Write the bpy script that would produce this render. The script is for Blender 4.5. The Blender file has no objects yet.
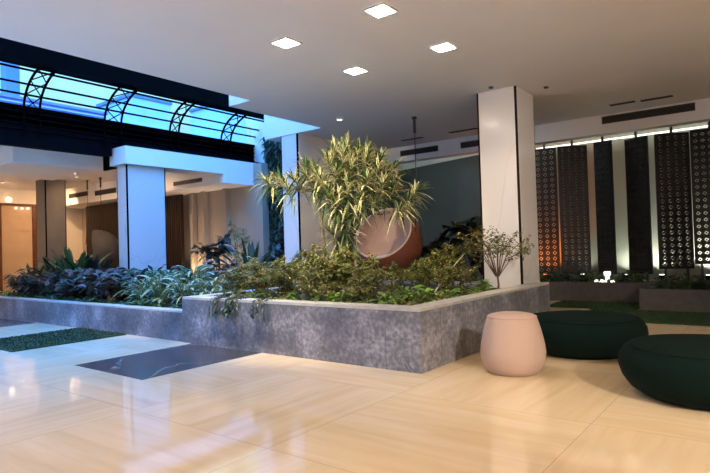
import bpy, math, random
from mathutils import Vector as V, Matrix, Euler
random.seed(7)
PI = math.pi
scn = bpy.context.scene
col = scn.collection

# ------------------------------------------------------------------ materials
def nt(name):
    m = bpy.data.materials.new(name); m.use_nodes = True
    t = m.node_tree; b = t.nodes['Principled BSDF']
    return m, t, b
def ramp(t, stops):
    r = t.nodes.new('ShaderNodeValToRGB'); e = r.color_ramp.elements
    e[0].position, e[0].color = stops[0][0], (*stops[0][1], 1)
    e[1].position, e[1].color = stops[-1][0], (*stops[-1][1], 1)
    for p, c in stops[1:-1]:
        x = e.new(p); x.color = (*c, 1)
    return r
def mat(name, c, rough=.5, c2=None, scale=6, metal=0, bump=0, spec=.5, detail=4):
    m, t, b = nt(name)
    b.inputs['Roughness'].default_value = rough; b.inputs['Metallic'].default_value = metal
    b.inputs['Specular IOR Level'].default_value = spec
    if c2 is None: c2 = tuple(x*.9 for x in c)
    tc = t.nodes.new('ShaderNodeTexCoord'); n = t.nodes.new('ShaderNodeTexNoise')
    n.inputs['Scale'].default_value = scale; n.inputs['Detail'].default_value = detail
    t.links.new(tc.outputs['Object'], n.inputs['Vector'])
    r = ramp(t, [(.35, c), (.65, c2)])
    t.links.new(n.outputs['Fac'], r.inputs['Fac']); t.links.new(r.outputs['Color'], b.inputs['Base Color'])
    if bump:
        bn = t.nodes.new('ShaderNodeBump'); bn.inputs['Strength'].default_value = bump; bn.inputs['Distance'].default_value = .01
        t.links.new(n.outputs['Fac'], bn.inputs['Height']); t.links.new(bn.outputs['Normal'], b.inputs['Normal'])
    return m
def leafmat(name, stops, rough=.4, trans=.25):
    m, t, b = nt(name)
    g = t.nodes.new('ShaderNodeNewGeometry'); r = ramp(t, stops)
    t.links.new(g.outputs['Random Per Island'], r.inputs['Fac'])
    t.links.new(r.outputs['Color'], b.inputs['Base Color'])
    b.inputs['Roughness'].default_value = rough
    if trans:
        tr = t.nodes.new('ShaderNodeBsdfTranslucent'); mx = t.nodes.new('ShaderNodeMixShader')
        mx.inputs['Fac'].default_value = trans
        t.links.new(r.outputs['Color'], tr.inputs['Color'])
        t.links.new(b.outputs['BSDF'], mx.inputs[1]); t.links.new(tr.outputs['BSDF'], mx.inputs[2])
        t.links.new(mx.outputs['Shader'], t.nodes['Material Output'].inputs['Surface'])
    return m
def emit(name, c, s):
    m, t, b = nt(name)
    b.inputs['Base Color'].default_value = (*c, 1)
    b.inputs['Emission Color'].default_value = (*c, 1); b.inputs['Emission Strength'].default_value = s
    return m
def glass(name, tint=(.85, .95, 1), gl=.08):
    m, t, b = nt(name)
    tr = t.nodes.new('ShaderNodeBsdfTransparent'); tr.inputs['Color'].default_value = (*tint, 1)
    g = t.nodes.new('ShaderNodeBsdfGlossy'); g.inputs['Roughness'].default_value = .03
    mx = t.nodes.new('ShaderNodeMixShader'); mx.inputs['Fac'].default_value = gl
    t.links.new(tr.outputs['BSDF'], mx.inputs[1]); t.links.new(g.outputs['BSDF'], mx.inputs[2])
    t.links.new(mx.outputs['Shader'], t.nodes['Material Output'].inputs['Surface'])
    return m
def mathn(t, op, a, b=None):
    n = t.nodes.new('ShaderNodeMath'); n.operation = op
    for i, x in enumerate((a, b)):
        if x is None: continue
        if isinstance(x, (int, float)): n.inputs[i].default_value = x
        else: t.links.new(x, n.inputs[i])
    return n.outputs[0]
def floor_mat():
    m, t, b = nt('travertine_floor')
    tc = t.nodes.new('ShaderNodeTexCoord'); sp = t.nodes.new('ShaderNodeSeparateXYZ')
    t.links.new(tc.outputs['Object'], sp.inputs[0])
    x = mathn(t, 'ADD', sp.outputs[0], 40+4.46); y = mathn(t, 'ADD', sp.outputs[1], 40-2.7)
    S = 1.36
    tx = mathn(t, 'FLOOR', mathn(t, 'DIVIDE', x, S)); ty = mathn(t, 'FLOOR', mathn(t, 'DIVIDE', y, S))
    par = mathn(t, 'MODULO', mathn(t, 'ADD', tx, ty), 2)
    def vein(sx, sy, plank):
        c = t.nodes.new('ShaderNodeCombineXYZ')
        t.links.new(mathn(t, 'MULTIPLY', x, sx), c.inputs[0]); t.links.new(mathn(t, 'MULTIPLY', y, sy), c.inputs[1])
        t.links.new(mathn(t, 'ADD', mathn(t, 'MULTIPLY', tx, 3.7), mathn(t, 'MULTIPLY', ty, 1.3)), c.inputs[2])
        n = t.nodes.new('ShaderNodeTexNoise'); n.inputs['Scale'].default_value = 1; n.inputs['Detail'].default_value = 5
        n.inputs['Distortion'].default_value = .6
        t.links.new(c.outputs[0], n.inputs['Vector'])
        w = t.nodes.new('ShaderNodeTexWhiteNoise'); w.noise_dimensions = '3D'
        c2 = t.nodes.new('ShaderNodeCombineXYZ')
        t.links.new(mathn(t, 'FLOOR', mathn(t, 'DIVIDE', plank, S/4)), c2.inputs[0])
        t.links.new(tx, c2.inputs[1]); t.links.new(ty, c2.inputs[2])
        t.links.new(c2.outputs[0], w.inputs['Vector'])
        return mathn(t, 'ADD', n.outputs['Fac'], mathn(t, 'MULTIPLY', mathn(t, 'SUBTRACT', w.outputs['Value'], .5), .15))
    a = vein(.9, 9, y); c = vein(9, .9, x)
    mx = t.nodes.new('ShaderNodeMix'); t.links.new(par, mx.inputs[0]); t.links.new(a, mx.inputs[2]); t.links.new(c, mx.inputs[3])
    r = ramp(t, [(.20, (.70, .51, .295)), (.42, (.77, .575, .335)), (.6, (.81, .625, .385)), (.85, (.85, .68, .44))])
    t.links.new(mx.outputs[0], r.inputs['Fac'])
    def joint(u, s, w):
        f = mathn(t, 'FRACT', mathn(t, 'DIVIDE', u, s))
        return mathn(t, 'LESS_THAN', mathn(t, 'MINIMUM', f, mathn(t, 'SUBTRACT', 1, f)), w)
    j = mathn(t, 'MAXIMUM', joint(x, S, .002), joint(y, S, .002))
    mj = t.nodes.new('ShaderNodeMix'); mj.data_type = 'RGBA'
    t.links.new(mathn(t, 'MULTIPLY', j, .5), mj.inputs[0]); t.links.new(r.outputs['Color'], mj.inputs[6]); mj.inputs[7].default_value = (.35, .25, .15, 1)
    t.links.new(mj.outputs[2], b.inputs['Base Color'])
    b.inputs['Roughness'].default_value = .06; b.inputs['Specular IOR Level'].default_value = .8
    return m
def marble(name, c, vein, scale=1.2, rough=.15, amt=.02):
    m, t, b = nt(name)
    tc = t.nodes.new('ShaderNodeTexCoord'); n = t.nodes.new('ShaderNodeTexNoise')
    n.inputs['Scale'].default_value = scale; n.inputs['Detail'].default_value = 3; n.inputs['Distortion'].default_value = .8
    t.links.new(tc.outputs['Object'], n.inputs['Vector'])
    d = mathn(t, 'ABSOLUTE', mathn(t, 'SUBTRACT', n.outputs['Fac'], .5))
    r = ramp(t, [(0, vein), (amt, c), (1, tuple(x*.93 for x in c))])
    t.links.new(d, r.inputs['Fac']); t.links.new(r.outputs['Color'], b.inputs['Base Color'])
    b.inputs['Roughness'].default_value = rough
    return m
def granite_mat():
    m, t, b = nt('grey_granite')
    tc = t.nodes.new('ShaderNodeTexCoord')
    n1 = t.nodes.new('ShaderNodeTexNoise'); n1.inputs['Scale'].default_value = 2.2; n1.inputs['Detail'].default_value = 6
    n2 = t.nodes.new('ShaderNodeTexNoise'); n2.inputs['Scale'].default_value = 26; n2.inputs['Detail'].default_value = 5
    n3 = t.nodes.new('ShaderNodeTexNoise'); n3.inputs['Scale'].default_value = .9; n3.inputs['Detail'].default_value = 5; n3.inputs['Distortion'].default_value = .3
    for n in (n1, n2, n3): t.links.new(tc.outputs['Object'], n.inputs['Vector'])
    v = mathn(t, 'ADD', mathn(t, 'MULTIPLY', n1.outputs['Fac'], .6), mathn(t, 'MULTIPLY', n2.outputs['Fac'], .4))
    r = ramp(t, [(.36, (.075, .075, .088)), (.50, (.145, .143, .163)), (.58, (.24, .238, .265)), (.70, (.42, .42, .46))])
    t.links.new(v, r.inputs['Fac'])
    d = mathn(t, 'ABSOLUTE', mathn(t, 'SUBTRACT', n3.outputs['Fac'], .5))
    vn = mathn(t, 'LESS_THAN', d, .0022)
    mx = t.nodes.new('ShaderNodeMix'); mx.data_type = 'RGBA'
    t.links.new(mathn(t, 'MULTIPLY', vn, .14), mx.inputs[0]); t.links.new(r.outputs['Color'], mx.inputs[6]); mx.inputs[7].default_value = (.7, .7, .75, 1)
    # joints between slabs every 1.1 m
    sp = t.nodes.new('ShaderNodeSeparateXYZ'); t.links.new(tc.outputs['Object'], sp.inputs[0])
    f = mathn(t, 'FRACT', mathn(t, 'DIVIDE', mathn(t, 'ADD', mathn(t, 'ADD', sp.outputs[0], mathn(t, 'MULTIPLY', sp.outputs[1], -1)), 40.55), 1.12))
    j = mathn(t, 'LESS_THAN', f, .006)
    mj = t.nodes.new('ShaderNodeMix'); mj.data_type = 'RGBA'
    t.links.new(mathn(t, 'MULTIPLY', j, .7), mj.inputs[0]); t.links.new(mx.outputs[2], mj.inputs[6]); mj.inputs[7].default_value = (.07, .07, .08, 1)
    t.links.new(mj.outputs[2], b.inputs['Base Color'])
    b.inputs['Roughness'].default_value = .42
    return m

M = dict(
    floor=floor_mat(), granite=granite_mat(),
    cap=mat('lit_granite_cap', (.36, .34, .31), .5, (.46, .43, .38), 14),  # granite cap, the tan cast of the light is put into its colour
    ceil=mat('ceiling_paint', (.80, .79, .81), .75, (.78, .77, .79), 2),
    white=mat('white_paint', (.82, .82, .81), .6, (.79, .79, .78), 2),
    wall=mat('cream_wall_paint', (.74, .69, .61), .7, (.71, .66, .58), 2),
    unlitwall=mat('unlit_wall_tone', (.062, .074, .08), .5, (.055, .066, .072), 1.5),  # shade of the unlit rear wall put into its colour
    marble=marble('white_marble', (.64, .61, .585), (.57, .54, .515), .5, .2, .003),
    black=mat('black_metal', (.0012, .0011, .0014), .8, (.0016, .0014, .0016), 8, spec=.03),
    navy=mat('dark_navy_metal', (.0012, .0012, .0028), .8, (.002, .002, .004), 8, spec=.05),
    brown=mat('dark_brown_strip', (.010, .004, .003), .6, (.014, .005, .004), 8, spec=.1),
    screen=mat('dark_bronze_screen', (.006, .0042, .0032), .6, (.009, .006, .0045), 8),
    slat=mat('dark_walnut', (.014, .006, .0035), .5, (.022, .009, .005), 12),
    wood=mat('red_brown_wood', (.09, .03, .012), .45, (.13, .045, .018), 10),
    rear=mat('shaded_rear_granite', (.045, .036, .032), .6, (.065, .052, .046), 9),  # rear planter granite with the shade of that zone in its colour
    doorpanel=mat('tan_gallery_panel', (.50, .36, .24), .5, (.46, .33, .22), 3),
    inset=marble('black_marble', (.05, .047, .048), (.26, .24, .22), .9, .2, .014),
    turf=mat('green_turf', (.011, .032, .006), .95, (.020, .050, .010), 90, bump=.8),
    soil=mat('dark_soil', (.022, .016, .011), .95, (.04, .028, .018), 25, bump=.6),
    pink=mat('blush_upholstery', (.44, .31, .245), .85, (.455, .32, .255), 60, bump=.02),
    pinkseam=mat('blush_seam', (.52, .33, .25), .9),
    green=mat('forest_green_upholstery', (.0012, .0075, .0058), .9, (.0015, .009, .007), 60, bump=.08, spec=.12),
    grill=mat('vent_dark_metal', (.055, .047, .042), .5, (.07, .06, .055), 20),
    ventback=mat('vent_shadow_box', (.02, .018, .016), .8),
    lamp=emit('lamp_diffuser', (1, .81, .62), 54),
    lampfar=emit('lamp_diffuser_gallery', (1, .66, .36), 150),
    spot=emit('small_spot_glow', (1, .80, .55), 1.3),
    cove=emit('cove_strip_glow', (.95, 1, .90), 1.0),
    orange=emit('orange_lamp_glow', (1, .30, .07), 14),
    whiteglow=emit('white_spot_glow', (1, .97, .88), 1.2),
    bracket=mat('bracket_metal', (.06, .05, .05), .5),
    rope=mat('chair_rope', (.03, .026, .022), .8),
    shellout=mat('copper_wicker_outer', (.13, .035, .018), .55, (.20, .065, .032), 50, bump=.3),
    shellin=mat('copper_wicker_inner', (.64, .42, .32), .6, (.72, .50, .40), 50, bump=.3),
    rim=mat('pale_wicker_rim', (.50, .32, .20), .6, (.58, .38, .25), 40),
    shellgrey=mat('grey_wicker_outer', (.055, .05, .05), .8, (.08, .072, .07), 50, bump=.3),
    cushion=mat('pale_cushion', (.62, .55, .50), .9, (.66, .59, .54), 30),
    bark=mat('grey_brown_bark', (.10, .072, .05), .9, (.17, .13, .09), 40, bump=.5),
    creeper=mat('creeper_stem', (.022, .02, .012), .8),
    twig=mat('twig_brown', (.075, .042, .023), .8, (.12, .07, .04), 30),
    greenstem=mat('green_stem', (.06, .11, .03), .6, (.09, .14, .05), 20),
    glass=glass('skylight_glass'),
    bwall=mat('far_building_render', (.20, .24, .55), .8, (.25, .30, .62), 3),
    bline=mat('far_building_louvre', (.45, .55, .85), .8),
    bdark=mat('far_tower_grey', (.14, .24, .34), .8),
    bblue=mat('far_building_blue', (.42, .66, .82), .5, (.48, .70, .85), 2),
)
G = lambda a, b, c: (a, b, c)
L = dict(
    drac_g=leafmat('dracaena_green', [(0, (.022, .055, .013)), (1, (.06, .12, .03))], .5),
    drac_c=leafmat('dracaena_cream_margin', [(0, (.55, .48, .22)), (.5, (.74, .66, .36)), (1, (.82, .76, .52))], .5),
    fine=leafmat('small_olive_leaf', [(0, (.05, .075, .016)), (.5, (.12, .155, .03)), (.75, (.20, .20, .05)), (.9, (.24, .13, .05)), (1, (.46, .40, .16))], .5),
    finer=leafmat('small_bronze_leaf', [(0, (.045, .06, .014)), (.4, (.10, .12, .026)), (.7, (.17, .12, .04)), (.85, (.18, .20, .05)), (1, (.42, .38, .16))], .5),
    bright=leafmat('bright_green_leaf', [(0, (.09, .19, .025)), (.6, (.19, .34, .045)), (1, (.34, .46, .08))], .5),
    purple=leafmat('dark_purple_leaf', [(0, (.016, .030, .014)), (.45, (.045, .05, .032)), (.7, (.10, .045, .06)), (.88, (.07, .10, .05)), (1, (.17, .16, .14))], .5, .1),
    wine=leafmat('wine_green_leaf', [(0, (.02, .035, .014)), (.4, (.06, .045, .03)), (.65, (.13, .045, .045)), (.85, (.06, .10, .035)), (1, (.18, .16, .12))], .5, .1),
    dark=leafmat('dark_green_leaf', [(0, (.010, .026, .012)), (.6, (.022, .055, .024)), (1, (.045, .085, .035))], .5, .1),
    mid=leafmat('mid_green_leaf', [(0, (.03, .085, .03)), (.6, (.06, .15, .05)), (1, (.11, .22, .08))], .5),
    teal=leafmat('blue_green_leaf', [(0, (.02, .10, .065)), (1, (.05, .20, .12))], .5),
    silver=leafmat('silver_leaf_centre', [(0, (.22, .28, .13)), (1, (.44, .48, .28))], .5),
    red=leafmat('dark_red_leaf', [(0, (.06, .012, .012)), (.6, (.13, .022, .02)), (1, (.10, .06, .03))], .5, .1),
    yellow=leafmat('cream_streaked_leaf', [(0, (.16, .19, .06)), (1, (.42, .40, .18))], .5),
    black=leafmat('very_dark_leaf', [(0, (.006, .010, .008)), (.7, (.012, .022, .015)), (1, (.035, .05, .035))], .35, .05),
)

# ------------------------------------------------------------------ mesh helpers
class MB:
    def __init__(s): s.v = []; s.f = []; s.m = []
    def add(s, vs, fs, mi=0):
        o = len(s.v); s.v += [tuple(x) for x in vs]
        for f in fs: s.f.append(tuple(i+o for i in f)); s.m.append(mi)
    def box(s, x0, x1, y0, y1, z0, z1, mi=0):
        s.add([(x0,y0,z0),(x1,y0,z0),(x1,y1,z0),(x0,y1,z0),(x0,y0,z1),(x1,y0,z1),(x1,y1,z1),(x0,y1,z1)],
              [(0,3,2,1),(4,5,6,7),(0,1,5,4),(1,2,6,5),(2,3,7,6),(3,0,4,7)], mi)
    def tube(s, pts, r, n=6, mi=0):
        pts = [V(p) for p in pts]; k = len(pts)
        rs = r if isinstance(r, (list, tuple)) else [r]*k
        vs = []
        a = None
        for i, p in enumerate(pts):
            d = (pts[min(i+1, k-1)] - pts[max(i-1, 0)]).normalized()
            if a is None: a = d.orthogonal().normalized()
            a = (a - d*a.dot(d)); a = a.normalized() if a.length > 1e-6 else d.orthogonal().normalized()
            b = d.cross(a)
            for j in range(n):
                t = 2*PI*j/n; vs.append(p + (a*math.cos(t) + b*math.sin(t))*rs[i])
        fs = [(i*n+j, i*n+(j+1) % n, (i+1)*n+(j+1) % n, (i+1)*n+j) for i in range(k-1) for j in range(n)]
        fs += [tuple(range(n-1, -1, -1)), tuple((k-1)*n+j for j in range(n))]
        s.add(vs, fs, mi)
    def lathe(s, prof, n=48, mi=0, axis=None, org=(0,0,0)):
        vs = []; k = len(prof)
        for r, z in prof:
            for j in range(n):
                t = 2*PI*j/n; vs.append((r*math.cos(t), r*math.sin(t), z))
        if axis is not None:
            R = V((0,0,1)).rotation_difference(V(axis)).to_matrix()
            vs = [R @ V(v) + V(org) for v in vs]
        else: vs = [V(v)+V(org) for v in vs]
        fs = [(i*n+j, i*n+(j+1) % n, (i+1)*n+(j+1) % n, (i+1)*n+j) for i in range(k-1) for j in range(n)]
        if prof[0][0] > 1e-4: fs.append(tuple(range(n-1, -1, -1)))
        if prof[-1][0] > 1e-4: fs.append(tuple((k-1)*n+j for j in range(n)))
        s.add(vs, fs, mi)
    def leaf(s, p, d, L_, W, droop=.3, seg=4, shape='lance', fold=.25, mis=(0,), twist=0):
        p = V(p); d = V(d).normalized()
        side = d.cross(V((0,0,1)))
        side = side.normalized() if side.length > .05 else V((math.cos(twist*7), math.sin(twist*7), 0))
        if twist: side = Matrix.Rotation(twist, 3, d) @ side
        wide = len(mis) > 1
        xs = (-1, -.45, .45, 1) if wide else (-1, 0, 1)
        vs = []; k = len(xs)
        for i in range(seg+1):
            t = i/seg
            c = p + d*(L_*t) + V((0,0,-1))*(droop*L_*t*t)
            if shape == 'lance': w = W*.5*(math.sin(PI*min(1, t*.92+.08)**.75))
            elif shape == 'strap': w = W*.5*(1 if t < .6 else math.sqrt(max(0, 1-((t-.6)/.4)**2)))*(.55+.45*min(1, t*3))
            else: w = W*.5*math.sin(PI*min(1, t*.95+.05)**.9)**.7
            w = max(w, W*.03)
            dd = (d*L_ + V((0,0,-1))*(2*droop*L_*t)).normalized()
            nn = side.cross(dd).normalized()
            for x in xs: vs.append(c + side*(w*x) + nn*(fold*w*abs(x)))
        o = len(s.v); s.v += [tuple(x) for x in vs]
        for i in range(seg):
            for j in range(k-1):
                s.f.append((o+i*k+j, o+i*k+j+1, o+(i+1)*k+j+1, o+(i+1)*k+j))
                s.m.append((mis[0] if j != 1 else mis[1]) if wide else mis[0])
    def build(s, name, mats, parent=None, smooth=False, loc=None, bevel=0):
        me = bpy.data.meshes.new(name); me.from_pydata(s.v, [], s.f); me.update()
        if not isinstance(mats, (list, tuple)): mats = [mats]
        for m in mats: me.materials.append(m)
        me.polygons.foreach_set('material_index', s.m)
        if smooth: me.polygons.foreach_set('use_smooth', [True]*len(me.polygons))
        o = bpy.data.objects.new(name, me); col.objects.link(o)
        if parent: o.parent = parent
        if loc: o.location = loc
        if bevel:
            b = o.modifiers.new('bevel', 'BEVEL'); b.width = bevel; b.segments = 2
        return o
def tag(o, label=None, cat=None, group=None, kind=None):
    if label: o['label'] = label
    if cat: o['category'] = cat
    if group: o['group'] = group
    if kind: o['kind'] = kind
    return o
def empty(name, loc, rz=0, **k):
    o = bpy.data.objects.new(name, None); col.objects.link(o); o.location = loc; o.rotation_euler = (0,0,rz)
    o.empty_display_size = .1
    return tag(o, **k)
def dup(root, loc, rz=0, sc=1, label=None, group=None):
    r = root.copy(); col.objects.link(r); r.location = loc; r.rotation_euler = (0,0,rz); r.scale = (sc,)*3
    if label: r['label'] = label
    if group: r['group'] = group
    for ch in list(root.children):
        c = ch.copy(); col.objects.link(c); c.parent = r
        for g in list(ch.children):
            d = g.copy(); col.objects.link(d); d.parent = c
    return r
def boxobj(name, m, *b, parent=None, bevel=0):
    q = MB(); q.box(*b); return q.build(name, m, parent, bevel=bevel)
def struct(name, m, boxes, label, cat):
    q = MB()
    for b in boxes: q.box(*b)
    return tag(q.build(name, m), label, cat, kind='structure')

# ------------------------------------------------------------------ setting
CZ = 3.16
struct('floor', M['floor'], [(-18.2, 3.6, -4, 11.7, -.12, 0)], 'polished beige travertine floor of the lobby', 'floor')
struct('ceiling', M['ceil'], [(-5.7, 3.6, -4, 5.17, CZ, CZ+.25), (-6.15, 3.6, 5.17, 7.17, CZ, CZ+.25), (-7.55, 3.6, 7.17, 11.7, CZ, CZ+.25)],
       'pale plaster lobby ceiling with square downlights', 'ceiling')
struct('ceiling_gallery', M['ceil'], [(-18.2, -10.45, -4, 9.2, CZ, CZ+.25)], 'pale ceiling of the warm lit gallery behind the planting', 'ceiling')
struct('wall_well', M['white'], [(-5.7, -5.5, -4, 5.17, CZ+.25, 4.7), (-6.15, -5.7, 5.17, 7.17, CZ+.25, 4.7), (-7.55, -6.15, 7.17, 7.4, CZ+.25, 4.7),
        (-6.15, -5.7, 5.165, 5.17, CZ, 4.7), (-7.55, -6.15, 7.165, 7.17, CZ, 4.7), (-10.4, -7.55, 9.4, 9.6, 0, 4.7), (-7.55, -7.4, 7.4, 9.6, CZ+.25, 4.7),
        (-11.5, -5.5, -4.2, -4, CZ, 4.7)],
       'white upstand walls around the skylight well', 'wall')
struct('wall_back', mat('dimmed_white_wall', (.30, .30, .24), .7, (.28, .28, .225), 2), [(-4.1, 3.6, 11.5, 11.7, 0, CZ)], 'white back wall behind the perforated screens', 'wall')  # white wall, the dim light there is put into its colour
q = MB(); q.add([(-7.55, 11.44, 0), (-4.1, 11.44, 0), (-4.1, 11.44, 3.15), (-7.55, 11.44, 2.93), (-7.55, 11.5, 0), (-4.1, 11.5, 0), (-4.1, 11.5, 3.15), (-7.55, 11.5, 2.93)], [(0, 1, 2, 3), (4, 7, 6, 5), (3, 2, 6, 7), (0, 3, 7, 4), (1, 5, 6, 2)])  # dark sheet, slanted top shaped like the edge of the cove light
tag(q.build('wall_rear', M['unlitwall']), 'rear wall with its shade in the colour, behind the hanging chair', 'wall', kind='structure')
struct('wall_rear', M['white'], [(-7.75, -4.1, 11.5, 11.7, 0, CZ)], 'pale strip of rear wall above the shade coloured sheet, washed by the cove', 'wall')
struct('wall_side', M['unlitwall'], [(-6.93, -6.75, 8.135, 9.725, 0, CZ), (-7.75, -7.55, 9.6, 11.5, 0, CZ)], 'shade coloured side wall behind the green wall', 'wall')  # first box is added to hide the blue lit well
struct('wall_right', M['wall'], [(3.6, 3.8, -4, 11.7, 0, CZ)], 'cream right wall of the lobby', 'wall')
struct('wall_front', M['wall'], [(-18.2, 3.6, -4.2, -4, 0, CZ)], 'cream front wall of the lobby', 'wall')
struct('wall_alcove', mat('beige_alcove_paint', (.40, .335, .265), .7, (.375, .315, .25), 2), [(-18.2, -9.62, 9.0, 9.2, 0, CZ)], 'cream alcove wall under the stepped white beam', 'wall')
struct('wall_end', M['wall'], [(-18.4, -18.2, -4, 9.2, 0, CZ)], 'cream end wall of the gallery', 'wall')
struct('trim_bulkhead', M['ceil'], [(-7.55, 3.6, 9.73, 9.95, 2.85, CZ)], 'pale bulkhead with dark air vents crossing the lobby ceiling', 'bulkhead')
struct('trim_soffit', M['ceil'], [(-18.2, -10.4, 8.1, 9.0, 2.65, CZ)], 'pale bulkhead and soffit over the alcove and gallery', 'bulkhead')
# white stepped beams on the far side of the skylight well
struct('beam', M['white'], [(-10.48, -9.9, 5.75, 9.4, 2.85, 3.19), (-10.4, -9.9, 8.1, 9.4, 2.65, 2.85)], 'stepped white beam over the blue lit marble column', 'beam')
struct('beam', M['white'], [(-13.2, -11, 4.2, 5.88, 2.85, 3.17)], 'white beam at the left edge, lit blue by the skylight', 'beam')
struct('wall_fascia', M['navy'], [(-10.5, -10.3, -4, 9.4, 3.2, 3.69), (-10.5, -10.3, -4, 5.7, 3.03, 3.2), (-11.6, -10.3, -4, 9.4, 3.42, 3.6)] +
       [(-10.3, -10.27, -4, 9.4, z, z+.025) for z in (3.3, 3.4, 3.5, 3.6)] + [(-10.5, -9.95, 5.76, 9.4, 3.19, 3.23), (-11.1, -10.48, 5.95, 6.0, 2.85, CZ)],  # last plate stands in for shade in the gap between the beams
       'black ribbed fascia below the curved skylight, plus a shade plate in the beam gap', 'fascia')
struct('beam', M['black'], [(-9.75, -9.45, -4, 9.4, 4.235, 4.95)], 'deep black beam along the top of the curved skylight', 'beam')

# ---- curved skylight (window_1) and flat roof glass (window_2)
def vault(t): return (-10.3 + .9*(1-math.cos(t)), 3.69 + .61*math.sin(t))
T1 = math.radians(70)
w1 = tag(empty('window_1', (0,0,0)), 'curved barrel skylight with black purlins over the planting', 'window', kind='structure')
q = MB(); n = 14
vs = []
for i in range(n+1):
    x, z = vault(T1*i/n); vs += [(x, -4, z), (x, 9.4, z)]
q.add(vs, [(2*i, 2*i+1, 2*i+3, 2*i+2) for i in range(n)])
q.build('glass', M['glass'], w1, smooth=True)
def angle_at(slope):
    lo, hi = 0, T1
    for _ in range(40):
        t = (lo+hi)/2; x, z = vault(t)
        if (z-1.1)/-x < slope: lo = t
        else: hi = t
    return lo
for s_ in (.2755, .2938, .3185):
    x, z = vault(angle_at(s_)); q = MB(); q.tube([(x, -4, z-.01), (x, 9.4, z-.01)], .021, 6); q.build('purlin', M['black'], w1)
q = MB(); q.box(-10.33, -10.26, -4, 9.4, 3.665, 3.72); q.build('bottom_rail', M['black'], w1)
for yc, hw in ((4.24, .13), (5.72, .17), (7.1, .11), (8.5, .14)):
    q = MB(); A = []; B = []
    for i in range(13):
        x, z = vault(T1*i/12); A.append(V((x+.03, yc-hw, z-.03))); B.append(V((x+.03, yc+hw, z-.03)))
    q.tube([A[0]+V((0,0,-.45))]+A, .022, 6); q.tube([B[0]+V((0,0,-.45))]+B, .022, 6)
    for i in range(0, 12, 4):
        q.tube([A[i], B[i+4]], .011, 5); q.tube([B[i], A[i+4]], .011, 5)
    q.build('truss', M['black'], w1)
w2 = tag(empty('window_2', (0,0,0)), 'flat glazed roof over the skylight well', 'window', kind='structure')
boxobj('glass', M['glass'], -9.45, -5.5, -4, 9.6, 4.7, 4.712, parent=w2)
q = MB()
for y in (-2.6, -1.2, .2, 1.6, 3, 4.4, 5.8, 7.2, 8.6): q.box(-9.45, -5.5, y-.03, y+.03, 4.712, 4.78)
for x in (-8.2, -6.9): q.box(x-.03, x+.03, -4, 9.6, 4.712, 4.78)
q.build('glazing_bars', M['black'], w2)

# ---- columns clad in marble with dark corner strips
def column(x0, x1, y0, y1, z1, label, m, strip):
    r = tag(empty('column', ((x0+x1)/2, (y0+y1)/2, 0)), label, 'column', kind='structure')
    cx, cy = (x0+x1)/2, (y0+y1)/2; hx, hy = (x1-x0)/2, (y1-y0)/2; g = .03
    boxobj('core', strip, -hx+.004, hx-.004, -hy+.004, hy-.004, 0, z1, parent=r)
    for b in ((-hx+g, hx-g, -hy, -hy+.02), (-hx+g, hx-g, hy-.02, hy), (-hx, -hx+.02, -hy+g, hy-g), (hx-.02, hx, -hy+g, hy-g)):
        boxobj('marble_panel', m, *b, 0, z1, parent=r)
    return r
column(-3.24, -2.678, 7.05, 7.71, CZ, 'marble column lit warm at the end of the large planter', M['marble'], M['brown'])
column(-7.15, -6.73, 7.175, 8.13, CZ, 'marble column behind the variegated tree, its narrow face blue', M['marble'], M['black'])
column(-10.36, -10.0, 5.82, 6.68, 2.85, 'pale blue lit marble column rising from the low planter', M['marble'], M['black'])
column(-15.86, -15.3, 6.6, 7.14, CZ, 'grey column standing far back in the gallery', mat('grey_column_stone', (.13, .125, .12), .5, (.15, .14, .135), 3), M['black'])

# ---- floor insets and turf
struct('floor_inset', M['inset'], [(-5.68, -4.46, 2.70, 4.1, 0, .002)], 'black veined marble square in the floor before the large planter', 'floor inset')
struct('floor_inset', M['inset'], [(-11.25, -9.93, 2.70, 4.1, 0, .002)], 'black marble square shining blue at the far left of the floor', 'floor inset')
def turf(x0, x1, y0, y1, label):
    q = MB(); q.box(x0, x1, y0, y1, 0, .014)
    for _ in range(int((x1-x0)*(y1-y0)*2600)):
        x, y = random.uniform(x0, x1), random.uniform(y0, y1); a = random.uniform(0, 2*PI); h = random.uniform(.008, .018)
        dx, dy = math.cos(a)*.006, math.sin(a)*.006
        q.add([(x-dx, y-dy, .013), (x+dx, y+dy, .013), (x+dy*.8, y-dx*.8, .014+h)], [(0,1,2)])
    return tag(q.build('turf_mat', M['turf']), label, 'turf')
turf(-8.45, -7.14, 2.68, 4.1, 'square of green artificial turf beside the low planter')
turf(-2.4, 2.2, 8.02, 9.34, 'green turf strip behind the round dark green seats')
turf(-3.2, -1.8, 9.36, 10.4, 'shaded turf patch beyond the large planter, against the dark rear planter')

# ---- planters
P = tag(empty('planter', (0,0,0)), 'large grey granite planter with the variegated tree', 'planter')
q = MB(); q.box(-5.86, -2.678, 4.106, 4.30, 0, .53); q.build('front_wall', M['granite'], P)
q = MB(); q.box(-2.678, -2.478, 4.106, 7.47, 0, .53); q.build('side_wall', M['granite'], P)
q = MB(); q.box(-5.86, -5.66, 4.30, 7.47, 0, .53); q.build('side_wall', M['granite'], P)
q = MB(); q.box(-5.66, -3.25, 7.3, 7.47, 0, .53); q.build('back_wall', M['granite'], P)
q = MB(); q.box(-5.86, -2.478, 4.106, 4.30, .53, .557); q.box(-2.678, -2.478, 4.30, 7.47, .53, .557); q.box(-5.86, -5.66, 4.30, 7.47, .53, .557); q.box(-5.66, -3.25, 7.3, 7.47, .53, .557)
q.build('cap', M['cap'], P)
P2 = tag(empty('planter', (-9.4, 4.2, 0)), 'long low granite planter along the left, blue in the skylight', 'planter')
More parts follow.
